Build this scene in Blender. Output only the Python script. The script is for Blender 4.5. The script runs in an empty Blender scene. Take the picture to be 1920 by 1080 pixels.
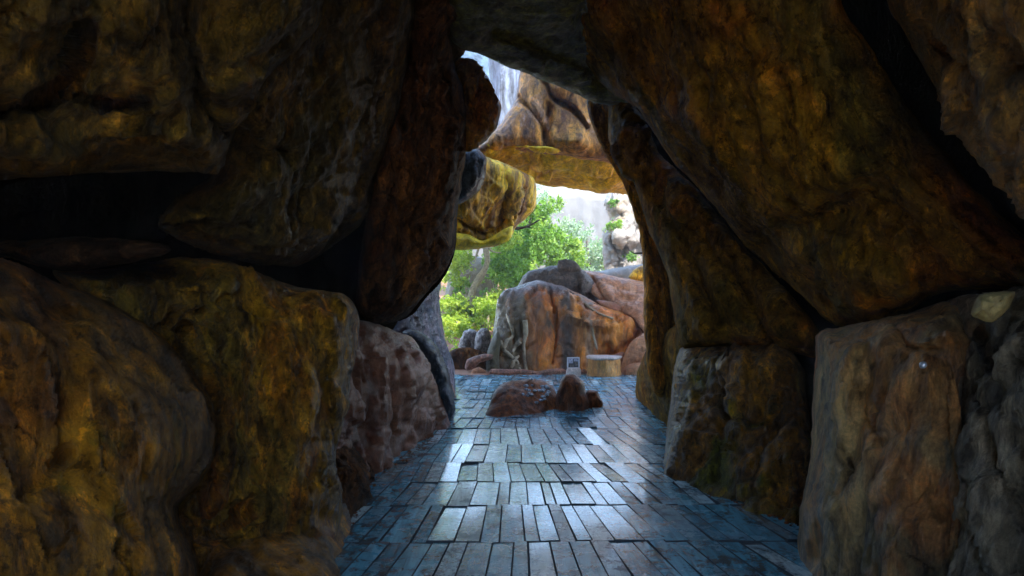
import bpy, math, random
import numpy as np
from mathutils import Vector
random.seed(7); np.random.seed(7)
S = bpy.context.scene
COL = S.collection
F = 1280.0; CX = 960.0; HY = 560.0; CZ = 1.6        # focal length, vanishing point and horizon of the photo (1920 wide)

# ------------------------------------------------------------------ noise
def _h(ix, iy, iz, s):
    n = (ix.astype(np.int64)*374761393 + iy.astype(np.int64)*668265263 + iz.astype(np.int64)*2147483647 + s*1274126177) & 0xffffffff
    n = ((n ^ (n >> 13))*1274126177) & 0xffffffff
    return (n ^ (n >> 16)) & 0xffffffff
def perlin(p, s=0):
    i = np.floor(p); f = p - i; u = f*f*f*(f*(f*6-15)+10)
    out = 0
    for dx in (0, 1):
        wx = u[:, 0] if dx else 1-u[:, 0]
        for dy in (0, 1):
            wy = u[:, 1] if dy else 1-u[:, 1]
            for dz in (0, 1):
                wz = u[:, 2] if dz else 1-u[:, 2]
                h = _h(i[:, 0]+dx, i[:, 1]+dy, i[:, 2]+dz, s)
                a = (h & 1023)/1023.0*2*np.pi; z = ((h >> 10) & 1023)/511.5-1; r = np.sqrt(np.maximum(0, 1-z*z))
                out = out + wx*wy*wz*(np.cos(a)*r*(f[:, 0]-dx)+np.sin(a)*r*(f[:, 1]-dy)+z*(f[:, 2]-dz))
    return out*1.5
def fbm(p, o=4, s=0, g=0.5):
    a = 1; t = 0
    for k in range(o):
        t = t + a*perlin(p*(2.03**k), s+k*17); a *= g
    return t
def ridged(p, o=4, s=0, g=0.5):
    a = 1; t = 0
    for k in range(o):
        t = t + a*(1-np.abs(perlin(p*(2.03**k), s+k*17))*2.2); a *= g
    return t
def worley(p, s=0):
    """distance to the two nearest cell points and a random value of the nearest cell"""
    i = np.floor(p); n = len(p); f1 = np.full(n, 9.); f2 = np.full(n, 9.); rid = np.zeros(n)
    off = np.zeros((n, 3))
    for dx in (-1, 0, 1):
        for dy in (-1, 0, 1):
            for dz in (-1, 0, 1):
                c = i + np.array([dx, dy, dz]); h = _h(c[:, 0], c[:, 1], c[:, 2], s)
                q = c + np.stack([(h & 255)/255., ((h >> 8) & 255)/255., ((h >> 16) & 255)/255.], 1)
                v = p-q; d = np.sqrt((v*v).sum(1))
                near = d < f1
                f2 = np.where(near, f1, np.minimum(f2, d)); f1 = np.where(near, d, f1)
                rid = np.where(near, h, rid); off = np.where(near[:, None], v, off)
    return f1, f2, rid, off

# ------------------------------------------------------------------ object helpers
def link(name, me, mat=None, parent=None):
    o = bpy.data.objects.new(name, me); COL.objects.link(o)
    if me is not None: me.name = name
    if mat is not None: me.materials.append(mat)
    if parent is not None: o.parent = parent
    return o
def tag(o, label=None, cat=None, group=None, kind=None):
    if label: o['label'] = label
    if cat: o['category'] = cat
    if group: o['group'] = group
    if kind: o['kind'] = kind
    return o
def mesh_np(V, Fc, smooth=True):
    me = bpy.data.meshes.new('m'); me.from_pydata([tuple(v) for v in V], [], [tuple(int(i) for i in f) for f in Fc])
    me.validate(); me.update()
    if smooth: me.polygons.foreach_set('use_smooth', [True]*len(me.polygons))
    return me
def setv(me, V):
    me.vertices.foreach_set('co', np.asarray(V, dtype=np.float32).ravel()); me.update()
def getn(me):
    n = np.empty(len(me.vertices)*3, np.float32); me.vertices.foreach_get('normal', n); return n.reshape(-1, 3)
def wpt(x, y, D): return np.array([(x-CX)*D/F, D, CZ-(y-HY)*D/F])
def floorD(y): return CZ*F/(y-HY)

# ------------------------------------------------------------------ materials
class NT:
    def __init__(s, name):
        s.m = bpy.data.materials.new(name); s.m.use_nodes = True; s.t = s.m.node_tree; s.t.nodes.clear()
        s.out = s.n('ShaderNodeOutputMaterial'); s.b = s.n('ShaderNodeBsdfPrincipled')
        s.t.links.new(s.b.outputs[0], s.out.inputs[0])
    def n(s, k, **kw):
        x = s.t.nodes.new(k)
        for a, v in kw.items(): setattr(x, a, v)
        return x
    def l(s, a, b): s.t.links.new(a, b)
    def noise(s, vec, sc, det=6, ro=.6, di=0):
        x = s.n('ShaderNodeTexNoise'); x.inputs['Scale'].default_value = sc; x.inputs['Detail'].default_value = det
        x.inputs['Roughness'].default_value = ro; x.inputs['Distortion'].default_value = di; s.l(vec, x.inputs['Vector']); return x.outputs['Fac']
    def ramp(s, f, stops, ease='LINEAR'):
        r = s.n('ShaderNodeValToRGB'); r.color_ramp.interpolation = ease; e = r.color_ramp.elements
        while len(e) < len(stops): e.new(.5)
        for k, (p, c) in enumerate(stops):
            e[k].position = p
            e[k].color = (c, c, c, 1) if not hasattr(c, '__len__') else (*c, 1)
        s.l(f, r.inputs[0]); return r.outputs[0]
    def mix(s, f, a, b, t='MIX'):
        x = s.n('ShaderNodeMix', data_type='RGBA', blend_type=t)
        for v, i in ((f, 0), (a, 6), (b, 7)):
            if hasattr(v, 'is_linked') or hasattr(v, 'links'): s.l(v, x.inputs[i])
            elif i == 0: x.inputs[0].default_value = v
            else: x.inputs[i].default_value = (*v, 1)
        return x.outputs[2]
    def math(s, op, a, b=None):
        x = s.n('ShaderNodeMath', operation=op)
        for k, v in enumerate((a, b)):
            if v is None: continue
            if isinstance(v, (int, float)): x.inputs[k].default_value = v
            else: s.l(v, x.inputs[k])
        return x.outputs[0]
    def coords(s, seed=0, scale=(1, 1, 1)):
        tc = s.n('ShaderNodeTexCoord'); mp = s.n('ShaderNodeMapping'); mp.inputs['Scale'].default_value = scale
        r = random.Random(seed); mp.inputs['Location'].default_value = [r.uniform(-20, 20) for _ in range(3)]
        s.l(tc.outputs['Object'], mp.inputs['Vector']); return mp.outputs[0]

def rock_mat(name, cols, accent=None, sc=1.3, streak=.55, rough=(.32, .62), bump=1.0, seed=1, mott=.8, acc_pos=.56, fine=1.0, spec=.5, second=None, satur=1.0, bands=(), top=None):
    def sat(c):
        g = .78 if satur > 1.2 else 1; return (c[0]*g, max(c[1]*.77, .31*c[0])*g if satur > 1 else c[1], max(.003, c[2]/satur**2)*g)      # iron-yellow stone: hardly any blue
    cols = [sat(c) for c in cols]; accent = sat(accent) if accent else None; second = sat(second) if second else None
    N = NT(name)
    v = N.coords(seed, (1, 1, streak)); v0 = N.coords(seed+5, (1, 1, 1))
    wn = N.n('ShaderNodeTexNoise'); wn.inputs['Scale'].default_value = sc*1.4; wn.inputs['Detail'].default_value = 3; N.l(v, wn.inputs['Vector'])
    wm = N.n('ShaderNodeVectorMath', operation='MULTIPLY_ADD'); N.l(wn.outputs['Color'], wm.inputs[0]); wm.inputs[1].default_value = (.55/sc,)*3; N.l(v, wm.inputs[2])
    wv = wm.outputs[0]
    big = N.noise(wv, sc, 9, .62, .4)
    n = len(cols); st = [(.30+.42*k/(n-1), c) for k, c in enumerate(cols)]
    col = N.ramp(big, st)
    if accent is not None:
        am = N.ramp(N.noise(wv, sc*.8, 6, .6, .9), [(acc_pos-.05, 0.), (acc_pos+.06, 1.)])
        col = N.mix(am, col, accent)
    if second is not None:
        am = N.ramp(N.noise(v, sc*2.3, 8, .7, .5), [(.58, 0.), (.66, 1.)])
        col = N.mix(am, col, second)
    if bands or top:
        sep = N.n('ShaderNodeSeparateXYZ'); tcc = N.n('ShaderNodeTexCoord'); wob = N.n('ShaderNodeVectorMath', operation='MULTIPLY_ADD')
        wn2 = N.n('ShaderNodeTexNoise'); wn2.inputs['Scale'].default_value = 2.2; wn2.inputs['Detail'].default_value = 6; N.l(N.coords(seed+2, (1, 1, .35)), wn2.inputs['Vector'])
        N.l(wn2.outputs['Color'], wob.inputs[0]); wob.inputs[1].default_value = (.7, 0, .9); N.l(tcc.outputs['Object'], wob.inputs[2]); N.l(wob.outputs[0], sep.inputs[0])
        for (x0, x1, c) in bands:
            a = N.ramp(N.math('MULTIPLY_ADD' if 0 else 'ADD', N.math('MULTIPLY', sep.outputs[0], .1), .5), [(.5+(x0+.35)*.1-.008, 0.), (.5+(x0+.35)*.1+.008, 1.), (.5+(x1+.35)*.1-.008, 1.), (.5+(x1+.35)*.1+.008, 0.)])
            col = N.mix(N.math('MULTIPLY', a, N.ramp(N.noise(v, 2.5, 5, .6), [(.34, .5), (.5, .95)])), col, c)
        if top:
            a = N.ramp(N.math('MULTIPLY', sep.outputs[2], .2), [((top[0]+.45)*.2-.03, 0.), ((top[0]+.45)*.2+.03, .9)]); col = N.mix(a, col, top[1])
    md = N.noise(v, sc*6*fine, 10, .7, .6)
    mm = N.ramp(md, [(.36, 1-mott), (.49, .95), (.62, 1+mott*1.2)])
    col = N.mix(1.0, col, mm, 'MULTIPLY')
    if satur > 1.2:                        # small golden highlights put into the colour as flecks, plus dark flecks
        fl = N.ramp(N.noise(v, sc*8, 12, .78, .3), [(.53, 0.), (.58, .9)]); col = N.mix(fl, col, N.mix(1.0, col, (2.3,2.1,1.7), 'MULTIPLY'))
        pt = N.ramp(N.noise(v0, sc*13, 10, .8, .2), [(.41, .95), (.46, 0.)]); col = N.mix(pt, col, N.mix(1.0, col, (.3,.28,.3), 'MULTIPLY'))
    grain = N.ramp(N.noise(v0, 55*fine, 4, .7), [(.3, .72), (.7, 1.22)])
    col = N.mix(1.0, col, grain, 'MULTIPLY')
    vo = N.n('ShaderNodeTexVoronoi', feature='DISTANCE_TO_EDGE'); vo.inputs['Scale'].default_value = sc*1.7; vo.inputs['Randomness'].default_value = 1; N.l(wv, vo.inputs['Vector'])
    ck = N.ramp(vo.outputs['Distance'], [(0., 0.), (.035, 1.)])
    ckm = N.ramp(N.noise(v0, sc*1.2, 3, .5), [(.45, 1.), (.56, 0.)])
    ckk = N.math('MAXIMUM', ck, ckm)
    col = N.mix(1.0, col, N.ramp(ckk, [(0., .7), (1., 1.)]), 'MULTIPLY')
    N.l(col, N.b.inputs['Base Color'])
    rr = N.n('ShaderNodeMapRange'); N.l(N.noise(v, sc*4, 6, .65), rr.inputs[0]); rr.inputs[1].default_value = .35; rr.inputs[2].default_value = .65
    rr.inputs[3].default_value = rough[0]; rr.inputs[4].default_value = rough[1]; N.l(rr.outputs[0], N.b.inputs['Roughness'])
    N.b.inputs['Specular IOR Level'].default_value = spec
    h = N.math('ADD', N.math('MULTIPLY', md, .75), N.math('MULTIPLY', N.noise(v0, 13*fine, 14, .8), .85))
    h = N.math('ADD', h, N.math('MULTIPLY', ckk, .06))
    vc = N.n('ShaderNodeTexVoronoi'); vc.inputs['Scale'].default_value = 11*fine; N.l(wv, vc.inputs['Vector'])
    h = N.math('ADD', h, N.math('MULTIPLY', vc.outputs['Distance'], .10))
    v2 = N.n('ShaderNodeTexVoronoi', feature='DISTANCE_TO_EDGE'); v2.inputs['Scale'].default_value = sc*4.5; N.l(wv, v2.inputs['Vector'])
    ck2 = N.math('MAXIMUM', N.ramp(v2.outputs['Distance'], [(0., 0.), (.03, 1.)]), N.ramp(N.noise(v0, sc*2, 3, .5), [(.46, 1.), (.54, 0.)]))
    h = N.math('ADD', h, N.math('MULTIPLY', ck2, .04))
    h = N.math('ADD', h, N.math('MULTIPLY', N.noise(v0, 9*fine, 4, .5, .2), .35))
    bp = N.n('ShaderNodeBump'); bp.inputs['Strength'].default_value = bump; bp.inputs['Distance'].default_value = .09/fine; N.l(h, bp.inputs['Height'])
    N.l(bp.outputs[0], N.b.inputs['Normal'])
    return N.m

def plain(name, c, rough=.6, bump=0, sc=20, var=.25):
    N = NT(name); v = N.coords(3)
    t = N.ramp(N.noise(v, sc, 5), [(.3, 1-var), (.7, 1+var)])
    N.l(N.mix(1.0, c, t, 'MULTIPLY'), N.b.inputs['Base Color']); N.b.inputs['Roughness'].default_value = rough
    if bump:
        bp = N.n('ShaderNodeBump'); bp.inputs['Strength'].default_value = bump; bp.inputs['Distance'].default_value = .03
        N.l(N.noise(v, sc*1.5, 6), bp.inputs['Height']); N.l(bp.outputs[0], N.b.inputs['Normal'])
    return N.m

OCH = (.30, .155, .03); RUST = (.26, .085, .02); OLV = (.085, .07, .022); DRK = (.035, .024, .012); BRN = (.14, .07, .025)
M = {}
M['left_low'] = rock_mat('ochre_rock', [DRK, (.19, .11, .022), (.36, .21, .03), (.30, .14, .025), (.56, .38, .07)], accent=(.22, .10, .022), sc=1.1, seed=11, streak=.45, second=(.15, .13, .04), satur=1.8, spec=.28, rough=(.3,.55))
M['left_mid'] = rock_mat('ochre_rust_rock', [DRK, (.16,.11,.025), (.38, .24, .035), (.31, .13, .022), (.56, .40, .08)], accent=(.17, .135, .045), sc=1.6, seed=12, second=(.33, .16, .03), satur=1.8, spec=.28, rough=(.3,.55))
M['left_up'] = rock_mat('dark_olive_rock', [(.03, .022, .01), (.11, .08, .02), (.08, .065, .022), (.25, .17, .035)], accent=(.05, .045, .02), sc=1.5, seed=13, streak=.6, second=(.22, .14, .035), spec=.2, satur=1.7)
M['red_dark'] = rock_mat('dark_red_rock', [(.03, .016, .009), (.10, .05, .018), (.15, .075, .025), (.08, .045, .02)], sc=1.4, seed=14, streak=.4, accent=(.055, .035, .022), rough=(.5,.8), spec=.05, satur=1.3)
M['pink'] = rock_mat('rose_brown_rock', [(.10, .032, .016), (.26, .095, .05), (.34, .14, .08), (.22, .075, .038)], sc=1.5, seed=15, streak=.7, rough=(.24, .5), accent=(.28, .12, .06), bump=.6, mott=.3, satur=1.0, spec=.22)
M['violet'] = rock_mat('blue_violet_rock', [(.015, .02, .035), (.06, .06, .10), (.26, .18, .20), (.05, .07, .12)], sc=2.8, seed=16, streak=.3, rough=(.2, .5), accent=(.06, .07, .10))
M['wet'] = rock_mat('wet_black_rock', [(.012, .016, .022), (.03, .04, .055), (.06, .08, .11), (.12, .14, .18)], sc=3, seed=17, streak=.4, rough=(.08, .28), bump=.9)
M['r_main'] = rock_mat('leaning_rock', [(.05, .04, .018), (.20, .14, .03), (.34, .21, .035), (.38, .15, .025), (.46, .32, .07)], accent=(.12, .11, .045), sc=1.0, seed=21, streak=.7, second=(.26, .17, .05), spec=.04, rough=(.5, .85), mott=.6, satur=1.8)
M['r_strip'] = rock_mat('amber_rock', [(.20, .09, .015), (.48, .24, .025), (.58, .32, .035), (.40, .28, .06)], accent=(.14, .11, .05), sc=2.2, seed=22, streak=.25, satur=1.7, rough=(.5,.8), spec=.06)
M['moss'] = rock_mat('mossy_amber_rock', [(.05, .045, .02), (.26, .15, .03), (.40, .24, .035), (.30, .13, .028)], accent=(.15, .19, .03), sc=1.7, seed=23, streak=.5, rough=(.25, .55), second=(.09, .09, .055), satur=1.6)
M['k1'] = rock_mat('grey_brown_rock', [(.09, .08, .035), (.28, .25, .11), (.46, .38, .16), (.48, .28, .08), (.60, .51, .24)], accent=(.46, .19, .04), sc=1.3, seed=24, streak=.45, second=(.15, .17, .13), rough=(.35, .7), acc_pos=.6, satur=1.2)
M['k2'] = rock_mat('grey_blue_rock', [(.07, .07, .05), (.20, .21, .15), (.34, .34, .24), (.29, .25, .12)], accent=(.10, .13, .14), sc=1.8, seed=25, streak=.4, second=(.3, .28, .23), rough=(.3, .65), satur=1.2)
M['pale'] = rock_mat('pale_ochre_stone', [(.28, .22, .08), (.45, .36, .15), (.52, .43, .20)], sc=3, seed=26, bump=.4, mott=.25)
M['r_top'] = rock_mat('tawny_rock', [(.06, .045, .02), (.22, .15, .05), (.30, .19, .07), (.26, .24, .14)], accent=(.26, .12, .03), sc=1.7, seed=27, streak=.7, second=(.35, .30, .18), satur=1.6)
M['ceil'] = rock_mat('green_lit_ceiling_rock', [(.02, .02, .01), (.06, .075, .02), (.14, .19, .03), (.06, .06, .02)], sc=1.2, seed=28, streak=3.0, satur=1.3)  # green light on the slab put into its colour
M['m1'] = rock_mat('orange_cliff_rock', [(.20, .08, .012), (.55, .25, .035), (.64, .33, .06), (.56, .33, .12)], accent=(.13, .05, .015), sc=1.0, seed=31, streak=.5, second=(.42, .28, .2), acc_pos=.54, satur=1.0)
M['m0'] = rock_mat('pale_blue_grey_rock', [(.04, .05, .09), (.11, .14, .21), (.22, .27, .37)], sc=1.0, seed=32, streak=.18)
M['blue'] = rock_mat('sky_blue_filler', [(.05, .09, .15), (.09, .17, .27), (.12, .21, .33)], sc=1.0, seed=51, streak=1.5, mott=.3)  # sky blue for the rock that stands in for open sky
M['glints'] = rock_mat('pale_glints', [(.10, .13, .16), (.25, .30, .36), (.40, .45, .5)], sc=6, seed=52, rough=(.08, .2), bump=.2)  # pale colour stands for glints on the wet boulder
M['yellow'] = rock_mat('yellow_bounce_rock', [(.40, .27, .008), (.80, .58, .008), (.86, .66, .01), (.68, .48, .01)], accent=(.50, .30, .01), sc=1.4, seed=33, streak=1.0, bump=.5, mott=.4, satur=1.0)  # yellow bounce glow from the sunlit ground put into the rock colour
M['amber'] = rock_mat('amber_streaked_rock', [(.12, .05, .008), (.66, .36, .012), (.80, .52, .015), (.64, .32, .015)], accent=(.24, .10, .012), sc=1.5, seed=34, streak=.16, bump=.8, second=(.62, .42, .06), satur=1.0)
M['boulder'] = rock_mat('orange_boulder_rock', [(.16, .045, .008), (.60, .17, .014), (.66, .24, .02), (.42, .12, .015)], accent=(.06, .035, .015), sc=.95, seed=35, streak=.12, rough=(.22, .5), mott=.45, acc_pos=.55, second=(.50, .24, .06), satur=1.0, bands=[(-2.2,-.78,(.10,.085,.045)),(-.72,-.6,(.03,.025,.02)),(-.12,.22,(.03,.024,.018)),(.55,.68,(.28,.2,.14))], top=(1.8,(.13,.105,.11)))  # stains in bands; grey-violet top is sky sheen put into the colour
M['slate'] = rock_mat('grey_brown_far_rock', [(.025, .016, .012), (.07, .045, .033), (.10, .07, .05)], sc=2, seed=36, streak=.8)
M['salmon'] = rock_mat('salmon_rock', [(.30, .11, .04), (.52, .22, .09), (.58, .30, .15)], sc=1.5, seed=37, streak=.7, rough=(.3, .6), mott=.35)
M['cliff'] = rock_mat('sunlit_pale_cliff_rock', [(.15, .14, .13), (.26, .24, .22), (.32, .30, .28)], accent=(.30, .20, .05), sc=.5, seed=38, streak=.6, mott=.25, acc_pos=.62, second=(.10, .10, .11))
M['farcliff'] = rock_mat('hazed_far_rock', [(.112, .112, .115), (.12, .12, .123), (.128, .128, .131)], sc=.05, seed=39, streak=1, mott=.1, bump=.2)  # hazy glow put into an even pale colour
M['wetred'] = rock_mat('wet_red_rock', [(.03, .010, .004), (.12, .034, .008), (.20, .06, .012), (.07, .024, .008)], accent=(.15, .08, .06), sc=2.5, seed=40, streak=.6, rough=(.35, .6), spec=.12, acc_pos=.64, bump=.4)
M['grey_small'] = rock_mat('grey_stone', [(.10, .085, .075), (.28, .25, .24), (.40, .37, .36)], sc=3, seed=41, streak=.8)
M['red_small'] = rock_mat('red_brown_stone', [(.10, .035, .02), (.26, .10, .055), (.38, .2, .13)], sc=3, seed=42, streak=.8)
M['olive_rock'] = rock_mat('olive_far_rock', [(.05, .045, .02), (.11, .09, .04), (.15, .12, .06)], sc=1, seed=43, streak=.7, mott=.3)
M['blocking_hill'] = rock_mat('shade_black_rock', [(.004, .003, .002), (.010, .007, .004), (.018, .011, .006)], sc=.8, seed=44, spec=.0, rough=(.7, .9))  # near-black colour stands in for shade in the gaps
M['stump'] = rock_mat('sawn_stone', [(.45, .17, .04), (.62, .28, .06), (.5, .17, .05)], sc=4, seed=45, streak=.3, mott=.35)
M['stumptop'] = rock_mat('pale_pink_stone', [(.50, .38, .33), (.62, .50, .45), (.66, .55, .5)], sc=4, seed=46, mott=.2)

# ------------------------------------------------------------------ the rock builder
def catmull(P, closed=True, step=14):
    P = np.array(P, float); n = len(P); out = []
    for k in range(n if closed else n-1):
        if closed: a, b, c, d = P[(k-1) % n], P[k], P[(k+1) % n], P[(k+2) % n]
        else: a, b, c, d = P[max(k-1, 0)], P[k], P[k+1], P[min(k+2, n-1)]
        m = max(1, int(np.hypot(*(c-b))/step))
        for t in np.arange(m)/m:
            # centripetal-ish: tangents cut down so corners stay firm
            m1 = (c-a)*.35; m2 = (d-b)*.35
            h = [2*t**3-3*t**2+1, t**3-2*t**2+t, -2*t**3+3*t**2, t**3-t**2]
            L = np.hypot(*(c-b)); 
            for v in (m1, m2):
                q = np.hypot(*v)
                if q > L: v *= L/q
            out.append(h[0]*b+h[1]*m1+h[2]*c+h[3]*m2)
    if not closed: out.append(P[-1])
    return np.array(out)
def inside(poly, p):
    x, y = p[:, 0], p[:, 1]; r = np.zeros(len(p), bool); n = len(poly)
    for k in range(n):
        a = poly[k]; b = poly[(k+1) % n]
        if a[1] == b[1]: continue
        c = ((a[1] > y) != (b[1] > y)) & (x < (b[0]-a[0])*(y-a[1])/(b[1]-a[1])+a[0]); r ^= c
    return r
def segdist(poly, p, closed=True):
    best = np.full(len(p), 1e9); cl = np.zeros((len(p), 2)); n = len(poly)
    for k in range(n if closed else n-1):
        a = poly[k]; b = poly[(k+1) % n]; ab = b-a; L = (ab*ab).sum()
        if L < 1e-9: continue
        t = np.clip(((p-a)@ab)/L, 0, 1); q = a+t[:, None]*ab; d = np.hypot(*(p-q).T)
        m = d < best; best[m] = d[m]; cl[m] = q[m]
    return best, cl
def rock(name, label, cat, outline, ctrl, mat, T=.4, w=60, thick=1.2, step=5, amp=.06, nsc=1.0, creases=(), bumps=(), seed=1, group=None,
         facet=0., crack=0., shrink=.12, parent=None, vstretch=.6, jag=3.0, steps=()):
    poly = catmull(outline, step=max(step*2.5, 8))
    if jag:
        L = len(poly); q = np.column_stack([poly/38., np.full(L, seed*3.7)])
        poly = poly + np.column_stack([fbm(q, 3, seed), fbm(q+50, 3, seed)])*jag
    lo = poly.min(0)-step; hi = poly.max(0)+step
    # coarser cells well outside the frame
    def axis(a, b, m0, m1):
        out = []; x = a
        while x < b:
            out.append(x); d = max(m0-x, x-m1, 0); x += step*(1+d/60.)
        out.append(b+step); return np.array(out)
    X = axis(lo[0], hi[0], -30, 1950); Y = axis(lo[1], hi[1], -30, 1110)
    nx, ny = len(X), len(Y); G = np.stack(np.meshgrid(X, Y), -1).reshape(-1, 2)
    ins = inside(poly, G); d, cl = segdist(poly, G)
    idx = np.arange(nx*ny).reshape(ny, nx)
    quads = np.stack([idx[:-1, :-1], idx[:-1, 1:], idx[1:, 1:], idx[1:, :-1]], -1).reshape(-1, 4)
    quads = quads[ins[quads].sum(1) >= 1]
    loc = np.minimum(step*.35, 99); bnd = (~ins) | (d < loc)
    G = np.where(bnd[:, None], cl, G); d = np.where(bnd, 0, d)
    used = np.unique(quads); mp = -np.ones(nx*ny, int); mp[used] = np.arange(len(used))
    G = G[used]; d = d[used]; bnd = bnd[used]; quads = mp[quads]
    A = np.array([[1, (c[0]-CX)/F, (c[1]-HY)/F] for c in ctrl]); bb = np.array([1/c[2] for c in ctrl])
    if len(ctrl) < 3: k = np.array([bb.mean(), 0, 0])
    else: k = np.linalg.lstsq(A, bb, rcond=None)[0]
    def plane(g): return 1/np.maximum(k[0]+k[1]*(g[:, 0]-CX)/F+k[2]*(g[:, 1]-HY)/F, .022)
    D0 = plane(G); u = np.clip(d/w, 0, 1); q = np.sqrt(np.clip(1-(1-u)**2, 0, 1)); q = .75*q+.25*u
    Df = D0 + T*(1-q)
    for c in creases:                       # (points, width px, depth m)
        dd, _ = segdist(catmull(c[0], False, 12), G, False); Df = Df + c[2]*np.exp(-(dd/c[1])**2)
    for b in bumps:                         # (x, y, rx, ry, height m)
        Df = Df - b[4]*np.exp(-((G[:, 0]-b[0])/b[2])**2-((G[:, 1]-b[1])/b[3])**2)
    ray = lambda g: np.column_stack([(g[:, 0]-CX)/F, np.ones(len(g)), -(g[:, 1]-HY)/F])
    cam = np.array([0, 0, CZ]); PF = cam + ray(G)*Df[:, None]
    c0 = G.mean(0); Gb = c0+(G-c0)*(1-shrink*q)[:, None]
    PB = cam + ray(Gb)*(D0+T+thick*q)[:, None]
    inn = np.where(~bnd)[0]; nf = len(G); bi = np.arange(nf); bi[inn] = nf+np.arange(len(inn))
    V = np.vstack([PF, PB[inn]])
    org = np.array([V[:, 0].mean(), V[:, 1].mean(), max(0., V[:, 2].min())])
    faces = np.vstack([quads[:, ::-1], bi[quads]])
    fl = []
    for f in faces:
        g = []
        for i in f:
            if i not in g: g.append(i)
        if len(g) > 2: fl.append(g)
    # drop faces that lie wholly on the rim twice
    me = mesh_np(V, fl); 
    n = getn(me); nv = len(V)
    # shape noise, in metres, along the normals
    P = V*nsc; P = P*np.array([1, 1, vstretch]); P = P + np.array([seed*3.1, seed*1.7, seed*5.3])
    wv = P + .16*np.stack([perlin(P*1.3, 5), perlin(P*1.3, 6), perlin(P*1.3, 7)], 1)
    disp = amp*(fbm(wv*1.1, 5, seed, .5)*1.1 + .10*(ridged(wv*1.6, 4, seed+3, .5)-1.2) + .25*fbm(P*np.array([6., 6., 4.5]), 4, seed+31, .62))
    if facet:
        f1, f2, rid, off = worley(wv*2.2, seed+9)
        dirs = np.stack([((rid.astype(np.int64) >> s) & 63)/31.5-1 for s in (3, 9, 15)], 1)
        disp = disp + facet*((off*dirs).sum(1))
    if crack:
        f1, f2, rid, off = worley(wv*1.5, seed+4); disp = disp - .45*crack*np.exp(-((f2-f1)/.05)**2)*(perlin(wv*1.1, 99) > -.1)
    dall = np.concatenate([d, d[inn]]); fd = np.clip(dall/(5*step), 0, 1); fd = .12+.88*fd*fd*(3-2*fd)
    f1, f2, rid, off = worley(P*np.array([6., 6., 4.5]) if amp > .05 else P*9, seed+14)
    dirs = np.stack([((rid.astype(np.int64) >> s2) & 63)/31.5-1 for s2 in (4, 11, 17)], 1)
    disp = disp + min(amp, .1)*.34*(off*dirs).sum(1)*(.5+perlin(P*1.2, 77))
    if amp > .055:                         # broken ledges: slow rise, sharp drop
        for q3, dr in enumerate(((.35, .2, .9), (.8, -.3, .45))):
            tt = (wv*np.array(dr)).sum(1)*(2.3+q3)+.7*perlin(P*.9, 41+q3); sw = tt-np.floor(tt); sw = np.where(sw > .94, (1-sw)/.06, sw/.94)
            disp = disp + .5*min(amp, .1)*sw*np.clip(perlin(P*.8, 51+q3)*3+.2, 0, 1)
    V = V + n*(disp*fd)[:, None]
    setv(me, V-org)
    o = link(name, me, mat, parent); o.location = org
    if parent is None: tag(o, label, cat, group)
    return o

exec_rocks = True
# ------------------------------------------------------------------ left side of the passage
rock('boulder', 'broad ochre boulder in the bottom left corner, sloping down to the right', 'boulder',
     [(-420,470),(-100,470),(20,487),(110,530),(200,566),(280,613),(345,678),(392,745),(405,820),(390,885),(355,925),(335,950),(338,975),(355,1005),(372,1050),(378,1200),(360,1500),(-420,1500)],
     [(0,800,2.25),(400,800,3.15),(200,500,3.0),(200,1080,2.5)], M['left_low'], T=.55, w=110, thick=1.0, amp=.06, nsc=1.1, crack=.02, seed=1,
     creases=[([(0,590),(90,580),(180,600),(250,640)],16,.03),([(40,930),(90,880),(130,850)],10,.05),([(100,420),(140,700),(120,860)],30,.05)], bumps=[(60,640,110,80,.06),(250,760,120,160,.09),(150,1000,140,90,.05)])
rock('boulder', 'rust and ochre boulder with a deep curved cleft near the bottom left', 'boulder',
     [(100,508),(170,508),(240,497),(330,484),(420,488),(500,518),(570,541),(645,550),(668,580),(672,640),(655,720),(642,800),(628,860),(640,930),(640,1000),(600,1130),(540,1500),(300,1500),(290,1080),(290,1000),(310,850),(300,720),(220,640),(140,560)],
     [(300,500,3.7),(650,600,4.5),(600,900,4.3),(400,900,3.5)], M['left_mid'], T=.55, w=55, thick=1.2, amp=.085, nsc=1.4, crack=.03, seed=2, step=4,
     creases=[([(350,620),(385,700),(408,770),(418,850),(405,910),(398,960)],13,.28),([(605,640),(603,760),(612,870)],11,.14),([(290,940),(330,985),(390,1000),(480,950)],10,.14),([(300,640),(330,600),(380,590),(430,600)],12,.08),([(400,520),(425,560),(428,620)],9,.07),([(470,560),(500,700),(490,820)],25,.05)],
     bumps=[(560,700,60,170,.12),(400,530,120,30,.08),(455,720,30,130,.05)])
rock('boulder', 'low rounded brown boulder at the near left edge of the plank path', 'boulder',
     [(385,1010),(420,985),(470,955),(530,915),(590,878),(625,872),(645,910),(660,960),(668,1020),(660,1100),(600,1500),(370,1500),(365,1100)],
     [(655,960,4.75),(600,1075,3.85),(420,1000,3.6)], M['left_low'], T=.45, w=60, thick=.9, amp=.06, nsc=1.3, seed=3, step=4, crack=.02)
rock('rock_slab', 'long thin brown slab lying on the left boulders under the black hollow', 'rock',
     [(-300,440),(0,452),(120,444),(230,447),(300,457),(322,470),(290,484),(200,499),(120,510),(50,494),(0,482),(-300,470)],
     [(0,470,2.9),(320,470,3.6)], M['red_dark'], T=.2, w=26, thick=.8, amp=.03, nsc=1.5, seed=4, step=4)
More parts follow.
